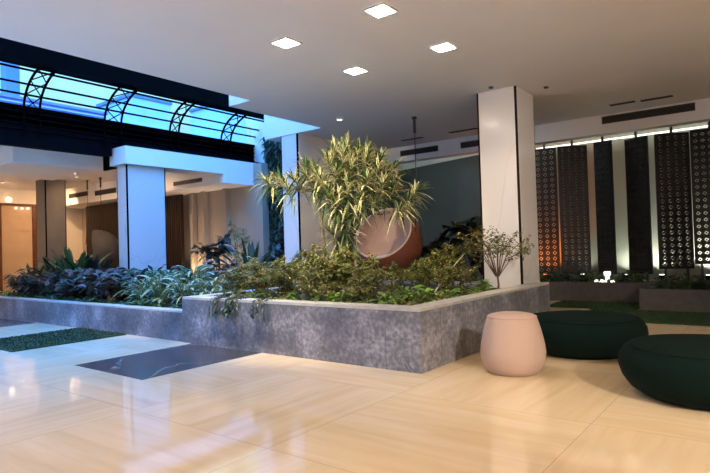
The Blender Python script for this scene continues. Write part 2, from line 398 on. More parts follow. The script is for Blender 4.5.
q = MB(); q.box(-13-(-9.4), -5.861+9.4, -.07, .1, 0, .357); q.build('front_wall', M['granite'], P2)
q = MB(); q.box(-13+9.4, -12.85+9.4, .1, 1.5, 0, .357); q.build('side_wall', M['granite'], P2)
q = MB(); q.box(-13+9.4, -10.6+9.4, 1.5, 1.65, 0, .357); q.build('back_wall', M['granite'], P2)
q = MB(); q.box(-13+9.4, -5.861+9.4, -.07, .1, .357, .377); q.build('cap', M['cap'], P2)
def heap(x0, x1, y0, y1, z, label):
    q = MB(); nx, ny = max(2, int((x1-x0)/.15)), max(2, int((y1-y0)/.15)); vs = []
    for j in range(ny+1):
        for i in range(nx+1):
            vs.append((x0+(x1-x0)*i/nx, y0+(y1-y0)*j/ny, z+random.uniform(-.012, .012)))
    q.add(vs, [(j*(nx+1)+i, j*(nx+1)+i+1, (j+1)*(nx+1)+i+1, (j+1)*(nx+1)+i) for j in range(ny) for i in range(nx)])
    nv = len(q.v)
    q.box(x0, x1, y0, y1, .02, z-.02)
    return tag(q.build('soil', M['soil'], smooth=False), label, 'soil', kind='stuff')
heap(-5.655, -3.245, 4.305, 7.295, .50, 'dark soil filling the large granite planter')
heap(-3.24, -2.683, 4.305, 7.04, .50, 'dark soil along the side wall of the large planter')
heap(-12.84, -10.55, 4.31, 5.68, .33, 'dark soil at the left of the low planter')
heap(-10.5, -5.87, 4.31, 5.80, .33, 'dark soil at the right of the low planter')
heap(-9.98, -7.42, 5.83, 9.0, .33, 'dark soil of the bed below the green wall')
heap(-12.6, -10.4, 6.72, 8.95, .33, 'dark soil of the alcove bed')
heap(-7.38, -5.88, 5.83, 7.15, .33, 'dark soil between the two planters')
heap(-6.7, -3.3, 7.74, 9.6, .40, 'dark soil behind the large planter')
def rear_planter(x0, x1, y0, y1, h, label):
    r = tag(empty('planter', ((x0+x1)/2, y0, 0)), label, 'planter'); w = (x1-x0)/2; d = y1-y0
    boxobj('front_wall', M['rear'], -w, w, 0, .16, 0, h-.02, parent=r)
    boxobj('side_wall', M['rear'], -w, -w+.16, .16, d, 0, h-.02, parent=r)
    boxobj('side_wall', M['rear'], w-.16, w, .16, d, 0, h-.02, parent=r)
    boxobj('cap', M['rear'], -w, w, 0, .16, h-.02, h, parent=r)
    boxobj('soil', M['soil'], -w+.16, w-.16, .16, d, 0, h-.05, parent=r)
    return r
rear_planter(-1.74, 2.4, 9.35, 10.7, .335, 'low shade toned granite planter in front of the brightly lit screens')
rear_planter(-5.2, -1.76, 10.45, 11.4, .345, 'low shade toned granite planter behind the turf, farther back')
rear_planter(-1.74, 2.4, 10.71, 11.45, .345, 'shade toned granite planter under the right hand screens')

# ------------------------------------------------------------------ ceiling fittings
def fitting(x, y, label, m, w=.095, group=None):
    r = tag(empty('ceiling_light', (x, y, CZ)), label, 'ceiling light', group)
    q = MB()
    for b in ((-w-.02, w+.02, -w-.02, -w), (-w-.02, w+.02, w, w+.02), (-w-.02, -w, -w, w), (w, w+.02, -w, w)): q.box(*b, -.012, -.001)
    q.build('frame', M['white'], r)
    q = MB(); q.box(-w, w, -w, w, -.010, -.001); q.build('diffuser', m, r)
    return r
fitting(-3.83, 3.96, 'lit square downlight, leftmost of the four in a square', M['lamp'])
fitting(-2.69, 3.97, 'lit square downlight nearest the top edge of the ceiling view', M['lamp'])
fitting(-2.71, 5.14, 'lit square downlight nearest the warm marble column', M['lamp'])
fitting(-3.85, 5.12, 'lit square downlight above the variegated tree', M['lamp'])
for x, y in ((1.6, 2.4), (2.7, 2.4), (-1.5, .2), (-.3, .2), (1.2, .2), (2.4, .2), (1.2, -1.6), (2.4, -1.6), (-3.6, -.6), (-2.4, -.6)):
    fitting(x, y, 'lit square downlight outside the picture over the lobby seats', M['lamp'], .11, 'lobby downlights outside the picture')
for x, y in ((-14.4, 3.6), (-16.4, 3.2), (-13.6, 5.2), (-12.7, 7.4)):
    fitting(x, y, 'warm downlight in the gallery ceiling behind the planting', M['lampfar'], .10, 'gallery downlights')
def disc(name, x, y, z, r, h, m, label, cat, parts=None):
    q = MB(); q.lathe([(r, z-h), (r, z)], 20, org=(x, y, 0)); return tag(q.build(name, m), label, cat)
o = tag(empty('ceiling_spotlight', (-5.48, 6.83, CZ)), 'small round white spotlight on the ceiling near the well corner', 'spotlight')
q = MB(); q.lathe([(.055, -.03), (.055, 0)], 20); q.build('housing', M['white'], o)
q = MB(); q.lathe([(.04, -.034), (.04, -.03)], 20); q.build('lens', M['spot'], o)
disc('smoke_detector', -2.952, 6.889, CZ, .03, .02, M['bracket'], 'small dark sensor on the ceiling before the warm column', 'sensor')
disc('smoke_detector', -2.40, 7.4, CZ, .03, .02, M['bracket'], 'small dark sensor on the ceiling right of the warm column', 'sensor')
o = tag(empty('soffit_spotlight', (-11.7, 5.65, 2.85)), 'tiny white spotlight under the left white beam', 'spotlight')
q = MB(); q.lathe([(.035, -.02), (.035, 0)], 16); q.build('housing', M['white'], o)
q = MB(); q.lathe([(.025, -.024), (.025, -.02)], 16); q.build('lens', M['spot'], o)
def vent(x0, x1, y, z0, z1, label):
    r = tag(empty('air_vent', ((x0+x1)/2, y, z0)), label, 'air vent'); w = (x1-x0)/2; h = z1-z0
    boxobj('back_plate', M['ventback'], -w, w, -.006, -.001, 0, h, parent=r)
    q = MB()
    for b in ((-w, w, 0, .01), (-w, w, h-.01, h), (-w, -w+.01, .01, h-.01), (w-.01, w, .01, h-.01)): q.box(b[0], b[1], -.02, -.006, b[2], b[3])
    q.build('frame', M['grill'], r)
    q = MB(); k = int(h/.018)
    for i in range(1, k): q.box(-w+.01, w-.01, -.017, -.008, h*i/k-.004, h*i/k+.003)
    q.build('louvre', M['grill'], r)
vent(-2.262, -.945, 9.73, 3.005, 3.125, 'long dark air vent on the bulkhead at the right')
vent(-6.2, -5.32, 9.73, 2.965, 3.075, 'dark air vent on the bulkhead behind the variegated tree')
vent(-4.82, -3.6, 9.73, 2.945, 3.06, 'dark air vent on the bulkhead ending behind the warm column')
vent(-17.14, -16.0, 8.1, 2.855, 2.985, 'air vent on the gallery bulkhead, nearest the grey column')
vent(-15.575, -14.46, 8.1, 2.81, 2.95, 'air vent on the gallery bulkhead above the dark slatted panel')
vent(-11.775, -10.67, 8.1, 2.745, 2.84, 'air vent on the alcove bulkhead beside the blue lit column')
def slot(x0, x1, y, label):
    r = tag(empty('slot_diffuser', ((x0+x1)/2, y, CZ)), label, 'slot vent'); w = (x1-x0)/2
    boxobj('slot_recess', M['ventback'], -w, w, -.035, .035, -.004, -.001, parent=r)
    q = MB(); q.box(-w, w, -.05, -.035, -.008, -.001); q.box(-w, w, .035, .05, -.008, -.001); q.box(-w, w, -.006, .006, -.008, -.004); q.build('frame', M['grill'], r)
slot(-2.0, -1.65, 9.12, 'short ceiling slot vent left of its longer neighbour')
slot(-1.58, -1.16, 9.17, 'longer ceiling slot vent above the right bulkhead vent')
slot(-4.76, -4.20, 9.15, 'ceiling slot vent just left of the warm column')
slot(-5.80, -5.33, 9.15, 'ceiling slot vent behind the chair rope')
# cove strip hidden behind the bulkhead, on top of the screen wall
q = MB(); q.box(-3.95, 3.5, 11.40, 11.46, 3.02, 3.04); tag(q.build('cove_light', M['cove']), 'bright cove light strip above the perforated screens', 'cove light')
q = MB(); q.box(-7.4, -3.7, 9.98, 10.03, 2.98, 3.0); tag(q.build('cove_light', emit('cove_strip_dim', (.70, 1, .92), 4)), 'dim cove light strip behind the bulkhead facing the rear wall', 'cove light')

# ------------------------------------------------------------------ perforated screens
def perforated(w, h, c=.112):
    nx = max(2, round(w/c)); nz = round(h/c); cx = w/nx; cz = h/nz; q = MB(); N = 16
    for a in range(nx):
        for b in range(nz):
            ox, oz = -w/2+cx*(a+.5), cz*(b+.5); ro, ri = .28*cx, .14*cx
            sq = []
            for k in range(N):
                t = 2*PI*k/N + PI/4; x, z = math.cos(t), math.sin(t); s = .5/max(abs(x), abs(z)); sq.append((ox+cx*x*s, 0, oz+cz*z*s))
            ou = [(ox+ro*math.cos(2*PI*k/N+PI/4), 0, oz+ro*math.sin(2*PI*k/N+PI/4)) for k in range(N)]
            inn = [(ox+ri*math.cos(2*PI*k/N+PI/4), 0, oz+ri*math.sin(2*PI*k/N+PI/4)) for k in range(N)]
            fs = [(k, (k+1) % N, N+(k+1) % N, N+k) for k in range(N)]
            fs += [(N+k, N+(k+1) % N, 2*N+(k+1) % N, 2*N+k) for k in range(0, N, 4)]
            fs.append(tuple(range(2*N, 3*N)))
            q.add(sq+ou+inn, fs)
    return q
def screen(ax, ay, bx, by, label, z0=.47, z1=2.93, th=.06):
    w = math.hypot(bx-ax, by-ay); rz = math.atan2(by-ay, bx-ax)
    r = tag(empty('perforated_screen', ((ax+bx)/2, (ay+by)/2, 0), rz), label, 'screen', 'dark perforated screens')
    o = perforated(w-.05, z1-z0-.05).build('panel', M['screen'], r, loc=(0, 0, z0+.025))
    sm = o.modifiers.new('solid', 'SOLIDIFY'); sm.thickness = th; sm.offset = 0
    q = MB()
    for b in ((-w/2, -w/2+.025, z0, z1), (w/2-.025, w/2, z0, z1), (-w/2+.025, w/2-.025, z0, z0+.025), (-w/2+.025, w/2-.025, z1-.025, z1)): q.box(b[0], b[1], -.02, .02, b[2], b[3])
    q.build('frame', M['screen'], r)
    q = MB(); q.box(-.02, .02, -.012, .012, z1, CZ); q.build('hanger', M['bracket'], r)
    for s in (-1, 1):
        q = MB(); q.box(s*(w/2-.1)-.02, s*(w/2-.1)+.02, -.015, .015, .29, z0); q.build('foot', M['bracket'], r)
screen(-3.83, 10.86, -3.40, 10.93, 'dark perforated screen glowing orange beside the warm column', th=.03)
screen(-3.35, 10.87, -2.89, 11.15, 'dark perforated screen, second from the warm column')
screen(-2.72, 11.02, -2.39, 10.91, 'narrow dark perforated screen between two pale wall gaps')
screen(-2.21, 11.16, -1.81, 10.95, 'dark perforated screen behind the small white spotlight, between pale gaps')
screen(-1.70, 10.95, -1.20, 11.17, 'dark perforated screen, second from the right edge, left of the brightest glow', .56)
screen(-1.17, 11.04, -.60, 11.1, 'dark perforated screen at the right edge above the brightest glow', .64)
screen(-.5, 11.1, .1, 10.95, 'dark perforated screen just outside the right edge')

# lamps among the rear planters
def uplight(x, y, z, m, label, r_=.06):
    r = tag(empty('garden_uplight', (x, y, z)), label, 'uplight')
    q = MB(); q.lathe([(.012, 0), (.012, .06), (r_, .07), (r_, .14)], 20); q.build('housing', M['black'], r)
    q = MB(); q.lathe([(r_*.9, .14), (r_*.9, .146)], 20); q.build('lens', m, r)
def spotl(loc, tgt, power, c, size=70, blend=.6, rad=.06):
    l = bpy.data.lights.new('lobby_spot', 'SPOT'); l.energy = power; l.color = c; l.spot_size = math.radians(size); l.spot_blend = blend; l.shadow_soft_size = rad
    o = bpy.data.objects.new('lobby_spot', l); col.objects.link(o); o.location = loc
    o.rotation_euler = (V(tgt)-V(loc)).to_track_quat('-Z', 'Y').to_euler()
def up(x, y, z, c, power, label, tilt=(0, .25), size=120):
    uplight(x, y, z, emit('uplight_lens', c, 3), label, .045)
    spotl((x, y, z+.16), (x+tilt[0], y+tilt[1], z+1.1), power, c, size, 1, .04)
up(-1.0, 11.25, .30, (.97, 1, .90), 75, 'bright uplight below the rightmost screens')
up(-1.72, 11.3, .30, (.97, 1, .90), 40, 'bright uplight in the gap left of the second screen from the right')
up(-2.3, 11.3, .30, (.92, 1, .88), 16, 'uplight in the wide pale gap between two narrow screens')
up(-3.1, 11.3, .30, (.95, 1, .85), 9, 'dim uplight behind the second perforated screen')
up(-3.8, 11.2, .30, (1, .20, .04), 90, 'orange uplight behind the screen beside the warm column')
up(-12.0, 8.72, .33, (1, .68, .40), 22, 'warm uplight at the foot of the alcove wall by the narrow dark panel')
up(-11.35, 8.75, .33, (1, .70, .44), 18, 'warm uplight between the two pilasters of the alcove wall')
up(-10.55, 8.75, .33, (1, .74, .5), 16, 'warm uplight among the plants at the right of the alcove')
for x, y, tx, ty, e, lab in ((-16.4, 6.0, -18.2, 7.0, 85, 'added ceiling spotlight lighting the gallery opening'), (-16.6, 7.6, -18.2, 8.4, 75, 'added ceiling spotlight lighting the cream wall beside the grey column'), (-14.2, 6.9, -16, 8.1, 40, 'added ceiling spotlight lighting the gallery bulkhead')):  # added spotlights, invented to warm the gallery walls
    r = tag(empty('ceiling_spotlight', (x, y, CZ)), lab, 'spotlight')
    q = MB(); q.lathe([(.04, -.05), (.04, 0)], 16); q.build('housing', M['white'], r)
    q = MB(); q.lathe([(.03, -.054), (.03, -.05)], 16); q.build('lens', M['spot'], r)
    spotl((x, y, CZ-.08), (tx, ty, 1.7), e, (1, .60, .30), 110, 1, .05)
# white spike spotlight standing on the rear planter
r = tag(empty('spike_spotlight', (-2.49, 10.66, .33)), 'small glowing white spotlight standing on the rear planter', 'spotlight')
q = MB(); q.lathe([(.035, 0), (.035, .13), (.055, .135), (.06, .19), (.05, .2)], 20); q.build('body', M['whiteglow'], r, smooth=False)
for x_, y_, k_ in ((-.10, 0, 1), (-.18, -.02, .75), (.09, -.02, .75)):
    q = MB(); q.lathe([(.045*k_, 0), (.05*k_, .03), (.03*k_, .05)], 16, org=(x_, y_, 0)); q.build('foot', M['whiteglow'], r)

# ------------------------------------------------------------------ gallery behind
d = tag(empty('door_1', (-18.19, 7.0, 0)), 'red brown framed opening on the far gallery wall', 'door', kind='structure')
for y0, y1 in ((-.78, -.42), (.44, .57)): boxobj('post', M['wood'], 0, .09, y0, y1, 0, 2.72, parent=d)
boxobj('header', M['wood'], 0, .09, -.42, .44, 2.66, 2.72, parent=d)
boxobj('panel', M['doorpanel'], .0, .02, -.42, .44, 0, 2.66, parent=d)
boxobj('rail', M['doorpanel'], .02, .03, -.42, .44, 1.9, 2.2, parent=d)
for i, y in enumerate((6.99, 7.155, 7.32)):
    q = MB(); q.lathe([(.03, 0), (.03, .05)], 16, axis=(1, 0, 0), org=(-18.17, y, 2.585)); tag(q.build('wall_spotlight', M['spot']), ['small glowing spot in the gallery opening, left of three', 'small glowing spot in the gallery opening, middle of three', 'small glowing spot in the gallery opening, right of three'][i], 'spotlight')
q = MB(); q.lathe([(.07, 0), (.08, .05), (.02, .07)], 20, axis=(1, 0, 0), org=(-18.19, 6.80, 2.83)); tag(q.build('wall_lamp', M['spot']), 'round glowing lamp on the wall above the gallery opening', 'lamp')
q = MB(); q.lathe([(.05, 0), (.055, .05), (.02, .07)], 20, axis=(1, 0, 0), org=(-18.19, 8.3, 2.55)); tag(q.build('wall_lamp', M['spot']), 'small glowing lamp on the cream wall beside the grey column', 'lamp')
def slatted(x0, x1, y, z0, z1, label):
    r = tag(empty('slatted_panel', ((x0+x1)/2, y, 0)), label, 'panel'); w = (x1-x0)/2
    boxobj('backing', M['slat'], -w, w, 0, .03, z0, z1, parent=r)
    q = MB(); k = max(2, int(2*w/.09))
    for i in range(k): q.box(-w+2*w*i/k+.01, -w+2*w*(i+1)/k-.025, -.035, 0, z0, z1)
    q.build('slats', M['slat'], r)
slatted(-17.1, -14.2, 8.6, 0, 2.62, 'wide dark slatted panel behind the grey hanging chair')
slatted(-13.2, -12.3, 8.7, 0, 2.62, 'narrow dark slatted panel right of the blue lit column')
for x, lab in ((-12.22, 'cream pilaster strip at the left of the alcove wall'), (-11.75, 'cream pilaster strip second along the alcove wall'), (-10.9, 'cream pilaster strip in the middle of the alcove wall')):
    tag(boxobj('trim_pilaster', bpy.data.materials['beige_alcove_paint'], x, x+.12, 8.86, 9.0, 0, 2.65), lab, 'pilaster', kind='structure')

# ------------------------------------------------------------------ hanging chairs
def pod(cx, cy, cz, R, nrm, mo, mi_, ropes, label, cut=62, cush=True):
    r = tag(empty('hanging_chair', (cx, cy, cz)), label, 'hanging chair')
    nrm = V(nrm).normalized(); c = math.radians(cut); n = 22
    prof = [(R*math.sin(PI-(PI-c)*i/n), R*math.cos(PI-(PI-c)*i/n)) for i in range(n+1)]; prof[0] = (0, -R)
    q = MB(); q.lathe([(a, b) for a, b in prof], 48, axis=nrm); q.f.pop(); q.m.pop(); q.build('outer_shell', mo, r, smooth=True)
    q = MB(); q.lathe([(a*.95, b*.95+.0) for a, b in prof], 48, axis=nrm); q.f.pop(); q.m.pop(); q.build('inner_shell', mi_, r, smooth=True)
    q = MB(); rr = R*math.sin(c)*.975; zz = R*math.cos(c)*.975; pts = []
    a = nrm.orthogonal().normalized(); b = nrm.cross(a)
    for k in range(49): t = 2*PI*k/48; pts.append(nrm*zz + (a*math.cos(t)+b*math.sin(t))*rr)
    q.tube(pts, .017, 8); q.build('rim', M['rim'] if cush else mo, r, smooth=True)
    if cush:
        q = MB(); prof2 = [(0, -.09), (.20, -.08), (.29, -.03), (.30, .02), (.25, .06), (0, .08)]
        q.lathe(prof2, 32, axis=(nrm*.35+V((0,0,1))), org=V((0,0,-R*.62))+nrm*.06); q.build('cushion', M['cushion'], r, smooth=True)
    for x, sp in ropes:
        q = MB(); top = V((x-cx, 0, CZ-cz)); kn = V((x-cx, 0, R+.25))
        q.tube([top, kn], .007, 6)
        for s in (-1, 1): q.tube([kn, V((x-cx+s*sp*.6, 0, 0)) * 1 + V((0, s*sp, math.sqrt(max(0, R*R-(abs(x-cx)+.0)**2))*.7 if abs(x-cx) < R else .1))], .008, 6)
        q.lathe([(.022, CZ-cz-.26), (.022, CZ-cz-.03), (.04, CZ-cz-.03), (.04, CZ-cz-.001)], 14, org=(x-cx, 0, 0))
        q.build('rope', M['rope'], r)
    return r
pod(-5.14, 7.62, 1.18, .56, (.12, -.82, .55), M['shellout'], M['shellin'], [(-4.58, .05)], 'copper brown hanging pod chair beside the variegated tree')
pod(-14.45, 7.55, 1.22, .56, (-.60, -.80, -.12), M['shellgrey'], M['shellgrey'], [(-14.95, .06), (-14.25, .06)], 'grey hooded hanging chair in the gallery left of the blue lit column', cut=88, cush=False)

# ------------------------------------------------------------------ poufs
def pouf(x, y, prof, m, label, seam=None):
    r = tag(empty('pouf', (x, y, 0)), label, 'pouf')
    q = MB(); q.lathe(prof, 72); q.build('cushion', m, r, smooth=True)
    if seam:
        rr, z = seam; q = MB(); q.tube([(rr*math.cos(t*PI/36), rr*math.sin(t*PI/36), z) for t in range(73)], .006, 6); q.build('seam', M['pinkseam'] if m is M['pink'] else m, r, smooth=True)
    return r
pouf(-1.85, 4.58, [(0, 0.0), (0.2, 0.0), (0.218, 0.011), (0.245, 0.0552), (0.268, 0.1196), (0.272, 0.1748), (0.265, 0.2392), (0.25, 0.3128), (0.232, 0.3864), (0.214, 0.4462), (0.2, 0.4738), (0.18, 0.4894), (0.14, 0.4986), (0.07, 0.5023), (0, 0.5032)],
     M['pink'], 'blush pink tapered pouf in front of the granite planter', (.203, .472))
def gp(R, h):
    return [(0, 0), (R*.66, 0), (R*.76, .015), (R*.88, h*.17), (R*.96, h*.35), (R, h*.55), (R*.985, h*.72), (R*.93, h*.86), (R*.84, h*.94), (R*.7, h*.975), (R*.4, h), (0, h)]
pouf(-1.58, 5.72, gp(.575, .375), M['green'], 'wide dark green pouf behind the pink pouf', (.50, .345))
pouf(-.42, 4.53, gp(.575, .375), M['green'], 'wide dark green pouf cut by the right edge', (.50, .345))

# ------------------------------------------------------------------ plants
U = random.uniform
def shell(name, label, cat, group=None, loc=(0,0,0)): return tag(empty(name, loc), label, cat, group)
def clump(name, cat, lm, n, Lr, Wr, hr, droop=.5, shape='lance', mis=None, seg=4, spread=(.5, 1.1), stem=True, seed=0):
    """leaves on short petioles from one crown"""
    random.seed(seed); r = shell(name, None, cat); q = MB(); s = MB()
    for i in range(n):
        a = U(0, 2*PI); el = U(*spread); h = U(*hr)*.5
        ds = V((math.cos(a)*math.cos(el), math.sin(a)*math.cos(el), math.sin(el)))
        p0 = V((U(-.03, .03), U(-.03, .03), 0)); p1 = p0 + ds*h + V((0, 0, h*.6))
        s.tube([p0, (p0+p1)/2+V((0, 0, .02)), p1], .004, 4)
        el2 = el - U(.2, .7); dl = V((math.cos(a)*math.cos(el2), math.sin(a)*math.cos(el2), math.sin(el2)))
        q.leaf(p1, dl, U(*Lr), U(*Wr), U(droop*.5, droop), seg, shape, U(.1, .35), mis or (0,), U(-.4, .4))
    q.build('foliage', lm, r, smooth=True); s.build('stems', M['greenstem'], r)
    return r
def straps(name, cat, lm, n, Lr, W, droop, seed=0, el=(.7, 1.35), mis=None, seg=7):
    random.seed(seed); r = shell(name, None, cat); q = MB(); s = MB()
    for i in range(n):
        a = 2*PI*i/n + U(-.3, .3); e = U(*el); d = V((math.cos(a)*math.cos(e), math.sin(a)*math.cos(e), math.sin(e)))
        q.leaf(V((math.cos(a)*.03, math.sin(a)*.03, .02)), d, U(*Lr), W*U(.8, 1.15), U(droop*.6, droop), seg, 'strap' if not mis else 'lance', .3, mis or (0,))
    s.lathe([(.05, 0), (.045, .05), (.02, .09)], 10)
    q.build('foliage', lm, r, smooth=True); s.build('crown', M['greenstem'], r)
    return r
def bush(name, cat, lm, h, rad, ns, nl, Lr, Wr, seed=0, shape='lance', bare=.25, trunk=0, stemr=.006, twigs=3):
    """branching shrub with many small leaves"""
    random.seed(seed); r = shell(name, None, cat); q = MB(); s = MB(); tips = []
    base = V((0, 0, trunk))
    if trunk: s.tube([(0, 0, 0), (.01, 0, trunk*.5), (0, 0, trunk+.02)], [stemr*2.6, stemr*2, stemr*1.8], 7)
    for i in range(ns):
        a = 2*PI*i/ns + U(-.4, .4); rr = rad*math.sqrt(U(.05, 1)); hh = h*U(.6, 1)*(1-.35*(rr/rad)**2)
        end = V((math.cos(a)*rr, math.sin(a)*rr, hh)); mid = base + (end-base)*.5 + V((-math.cos(a)*.06*rr, -math.sin(a)*.06*rr, .1*h))
        s.tube([base+V((math.cos(a)*.02, math.sin(a)*.02, 0)), mid, end], [stemr, stemr*.75, stemr*.4], 5)
        tips.append((base, mid, end))
        for k in range(twigs):
            t = U(.35, .95); p = mid + (end-mid)*t; e = p + V((U(-1, 1), U(-1, 1), U(-.2, .8)))*rad*.35
            s.tube([p, (p+e)/2+V((0, 0, .01)), e], [stemr*.45, stemr*.35, stemr*.25], 4); tips.append((p, (p+e)/2, e))
    for i in range(nl):
        b, m_, e = random.choice(tips); t = U(bare, 1.05)
        p = b*(1-t)**2 + m_*2*t*(1-t) + e*t*t
        p = p + V((U(-1, 1), U(-1, 1), U(-1, 1)))*.03
        a = U(0, 2*PI); el = U(-.5, .7)
        q.leaf(p, (math.cos(a)*math.cos(el), math.sin(a)*math.cos(el), math.sin(el)), U(*Lr), U(*Wr), U(.1, .5), 2, shape, U(.1, .4), (0,), U(-.6, .6))
    q.build('foliage', lm, r, smooth=True); s.build('stems', M['twig'], r)
    return r
def put(proto, used, x, y, z, rz, sc, label, group=None):
    if id(proto) not in used:
        used.add(id(proto)); proto.location = (x, y, z); proto.rotation_euler = (0, 0, rz); proto.scale = (sc,)*3
        tag(proto, label, None, group); return proto
    return dup(proto, (x, y, z), rz, sc, label, group)
used = set()

# --- variegated dracaena tree
random.seed(21)
T = shell('dracaena_tree', 'tall multi stemmed tree with cream edged strap leaves in the large planter', 'tree', loc=(-4.33, 5.45, .49))
heads = []   # (x, y, z) of the rosettes relative to the base
def stem(b, mids, top, r0=.03, r1=.016):
    q = MB(); q.tube([b]+mids+[top], [r0]+[r0*.8]*len(mids)+[r1], 8); q.build('trunk', M['bark'], T, smooth=True)
e1 = V((.79, .61, 0))   # across the view, to the right
e2 = V((-.61, .79, 0))  # away from the viewer
def at(u, w, z): return e1*u + e2*w + V((0, 0, z))
stem(at(-.12, .05, 0), [at(-.14, .05, .5), at(-.12, .04, .9)], at(-.1, 0, 1.35))
stem(at(.10, 0, 0), [at(.12, 0, .5), at(.08, 0, .95)], at(.12, 0, 1.55))
stem(at(-.02, .1, 0), [at(-.04, .12, .6), at(.0, .1, 1.1)], at(.03, .1, 1.75))
stem(at(-.2, .1, 0), [at(-.26, .1, .45), at(-.3, .12, .9)], at(-.35, .1, 1.4), .026)
spec = [(-.02, .05, 1.86), (.2, -.05, 1.80), (-.22, .05, 1.76), (.42, .1, 1.68), (-.38, 0, 1.62), (.1, -.2, 1.62), (-.1, -.22, 1.56), (.58, .05, 1.5), (.5, -.15, 1.40),
        (.3, -.25, 1.46), (-.65, .05, 1.50), (-.86, .08, 1.53), (-1.02, .02, 1.50), (.05, -.3, 1.34), (.2, -.2, 1.18),
        (-.12, -.25, 1.14), (.86, .05, 1.22), (.78, -.05, 1.08), (.95, .02, 1.32), (.42, -.15, 1.18), (-.30, -.15, 1.48), (-.32, .12, 1.40), (-.48, .0, 1.54), (-.2, -.2, 1.3), (.05, .1, 1.94), (.56, .08, 1.62), (.68, .05, 1.48), (.44, -.05, 1.58), (.3, -.1, 1.72), (.0, -.18, 1.74), (.32, .08, 1.84), (-.12, .1, 1.88), (.5, .1, 1.75), (-.5, .08, 1.68), (-.16, -.05, 1.7), (.1, -.05, 1.74), (.3, .0, 1.62), (-.3, .1, 1.5), (.0, -.15, 1.47), (.22, -.12, 1.33), (.42, 0, 1.3), (.62, -.05, 1.3), (-.2, -.1, 1.24), (.66, .1, 1.62), (-.76, .0, 1.42), (.1, .1, 1.2), (-.02, .2, 1.45), (.3, .2, 1.3), (.0, -.1, 1.0), (.12, -.1, .86), (-.2, .05, .82)]
br = MB(); fo = MB()
hub = [at(-.1, 0, 1.3), at(.12, 0, 1.4), at(.03, .1, 1.6), at(-.35, .1, 1.35), at(.1, 0, 1.05)]
for k, (u, w, z) in enumerate(spec):
    h = at(u, w, z); s0 = min(hub, key=lambda p: (p-h).length); out = (h - V((0, 0, 1.15))); out.z = max(out.z, .05)*.6+.2
    mid = (s0+h)/2 + V((0, 0, -.05))
    br.tube([s0, mid, h], [.012, .010, .008], 6)
    dirn = (V((h.x, h.y, 0))*.9 + V((0, 0, .75 if z > 1.2 else .25))).normalized()
    n = 36
    for i in range(n):
        t = i/n; a = i*2.4; pol = .2 + 1.45*t + U(-.1, .1)   # young leaves along the axis, old ones hanging
        ax = dirn.orthogonal().normalized(); bx = dirn.cross(ax)
        d_ = dirn*math.cos(pol) + (ax*math.cos(a)+bx*math.sin(a))*math.sin(pol)
        p = h - dirn*(.13*t)
        fo.leaf(p, d_, U(.16, .27)*(1.0+.15*t), U(.022, .033), U(.08, .5), 5, 'lance', .25, (0, 1) if U(0, 1) < .62 else (1, 1))
    # loose hanging older leaves below the rosette
    for i in range(6):
        a = U(0, 2*PI); fo.leaf(h-dirn*U(.12, .22), (math.cos(a)*.6, math.sin(a)*.6, -.5), U(.18, .27), U(.018, .026), U(.3, .7), 4, 'lance', .25, (1, 1) if U(0, 1) < .6 else (0, 1))
br.build('branches', M['bark'], T, smooth=True); fo.build('foliage', [L['drac_c'], L['drac_g']], T, smooth=True)

# --- fine leaved shrubs of the large planter
fa = bush('fine_leaf_shrub', 'shrub', L['fine'], .72, .42, 15, 2600, (.045, .075), (.018, .028), 31, bare=.1)
fb = bush('fine_leaf_shrub', 'shrub', L['finer'], .60, .44, 15, 2400, (.04, .07), (.016, .026), 32, bare=.1)
for i, (pr_, x, y, s, lab) in enumerate([
    (fa, -5.42, 4.62, .62, 'low olive shrub at the left corner of the large planter'),
    (fa, -4.98, 4.62, .70, 'olive shrub second from the left corner of the large planter'),
    (fa, -4.62, 4.66, .72, 'bronze green shrub in front of the narrow blue column face'),
    (fb, -4.95, 5.45, .72, 'taller bronze shrub behind the front row, left of the tree trunks'),
    (fa, -4.45, 5.0, .90, 'dense olive shrub at the left foot of the variegated tree'),
    (fb, -4.05, 4.6, .80, 'low bronze shrub at the planter front below the tree trunks'),
    (fa, -3.98, 4.95, .86, 'dense olive shrub directly in front of the tree trunks'),
    (fa, -3.62, 4.85, .72, 'olive shrub below the copper hanging chair'),
    (fb, -3.35, 4.62, .72, 'small bronze shrub near the front corner of the large planter'),
    (fa, -3.25, 5.55, .62, 'dark olive shrub right of the hanging chair, along the side wall'),
    (fb, -3.15, 6.05, .70, 'bronze shrub midway along the side wall of the large planter'),
    (fa, -3.45, 6.35, .85, 'olive shrub left of the warm marble column'),
    (fa, -4.1, 6.3, .55, 'olive shrub behind the hanging chair in the large planter'),
    (fa, -5.5, 5.05, .68, 'olive shrub by the left side wall of the large planter'),
    (fa, -5.45, 5.6, .75, 'olive shrub farther back by the left side wall of the large planter'),
    (fb, -5.35, 6.2, .9, 'bronze shrub at the back left of the large planter')]):
    put(pr_, used, x, y, .49, i*1.7, s, lab, 'fine leaved shrubs in the large planter')
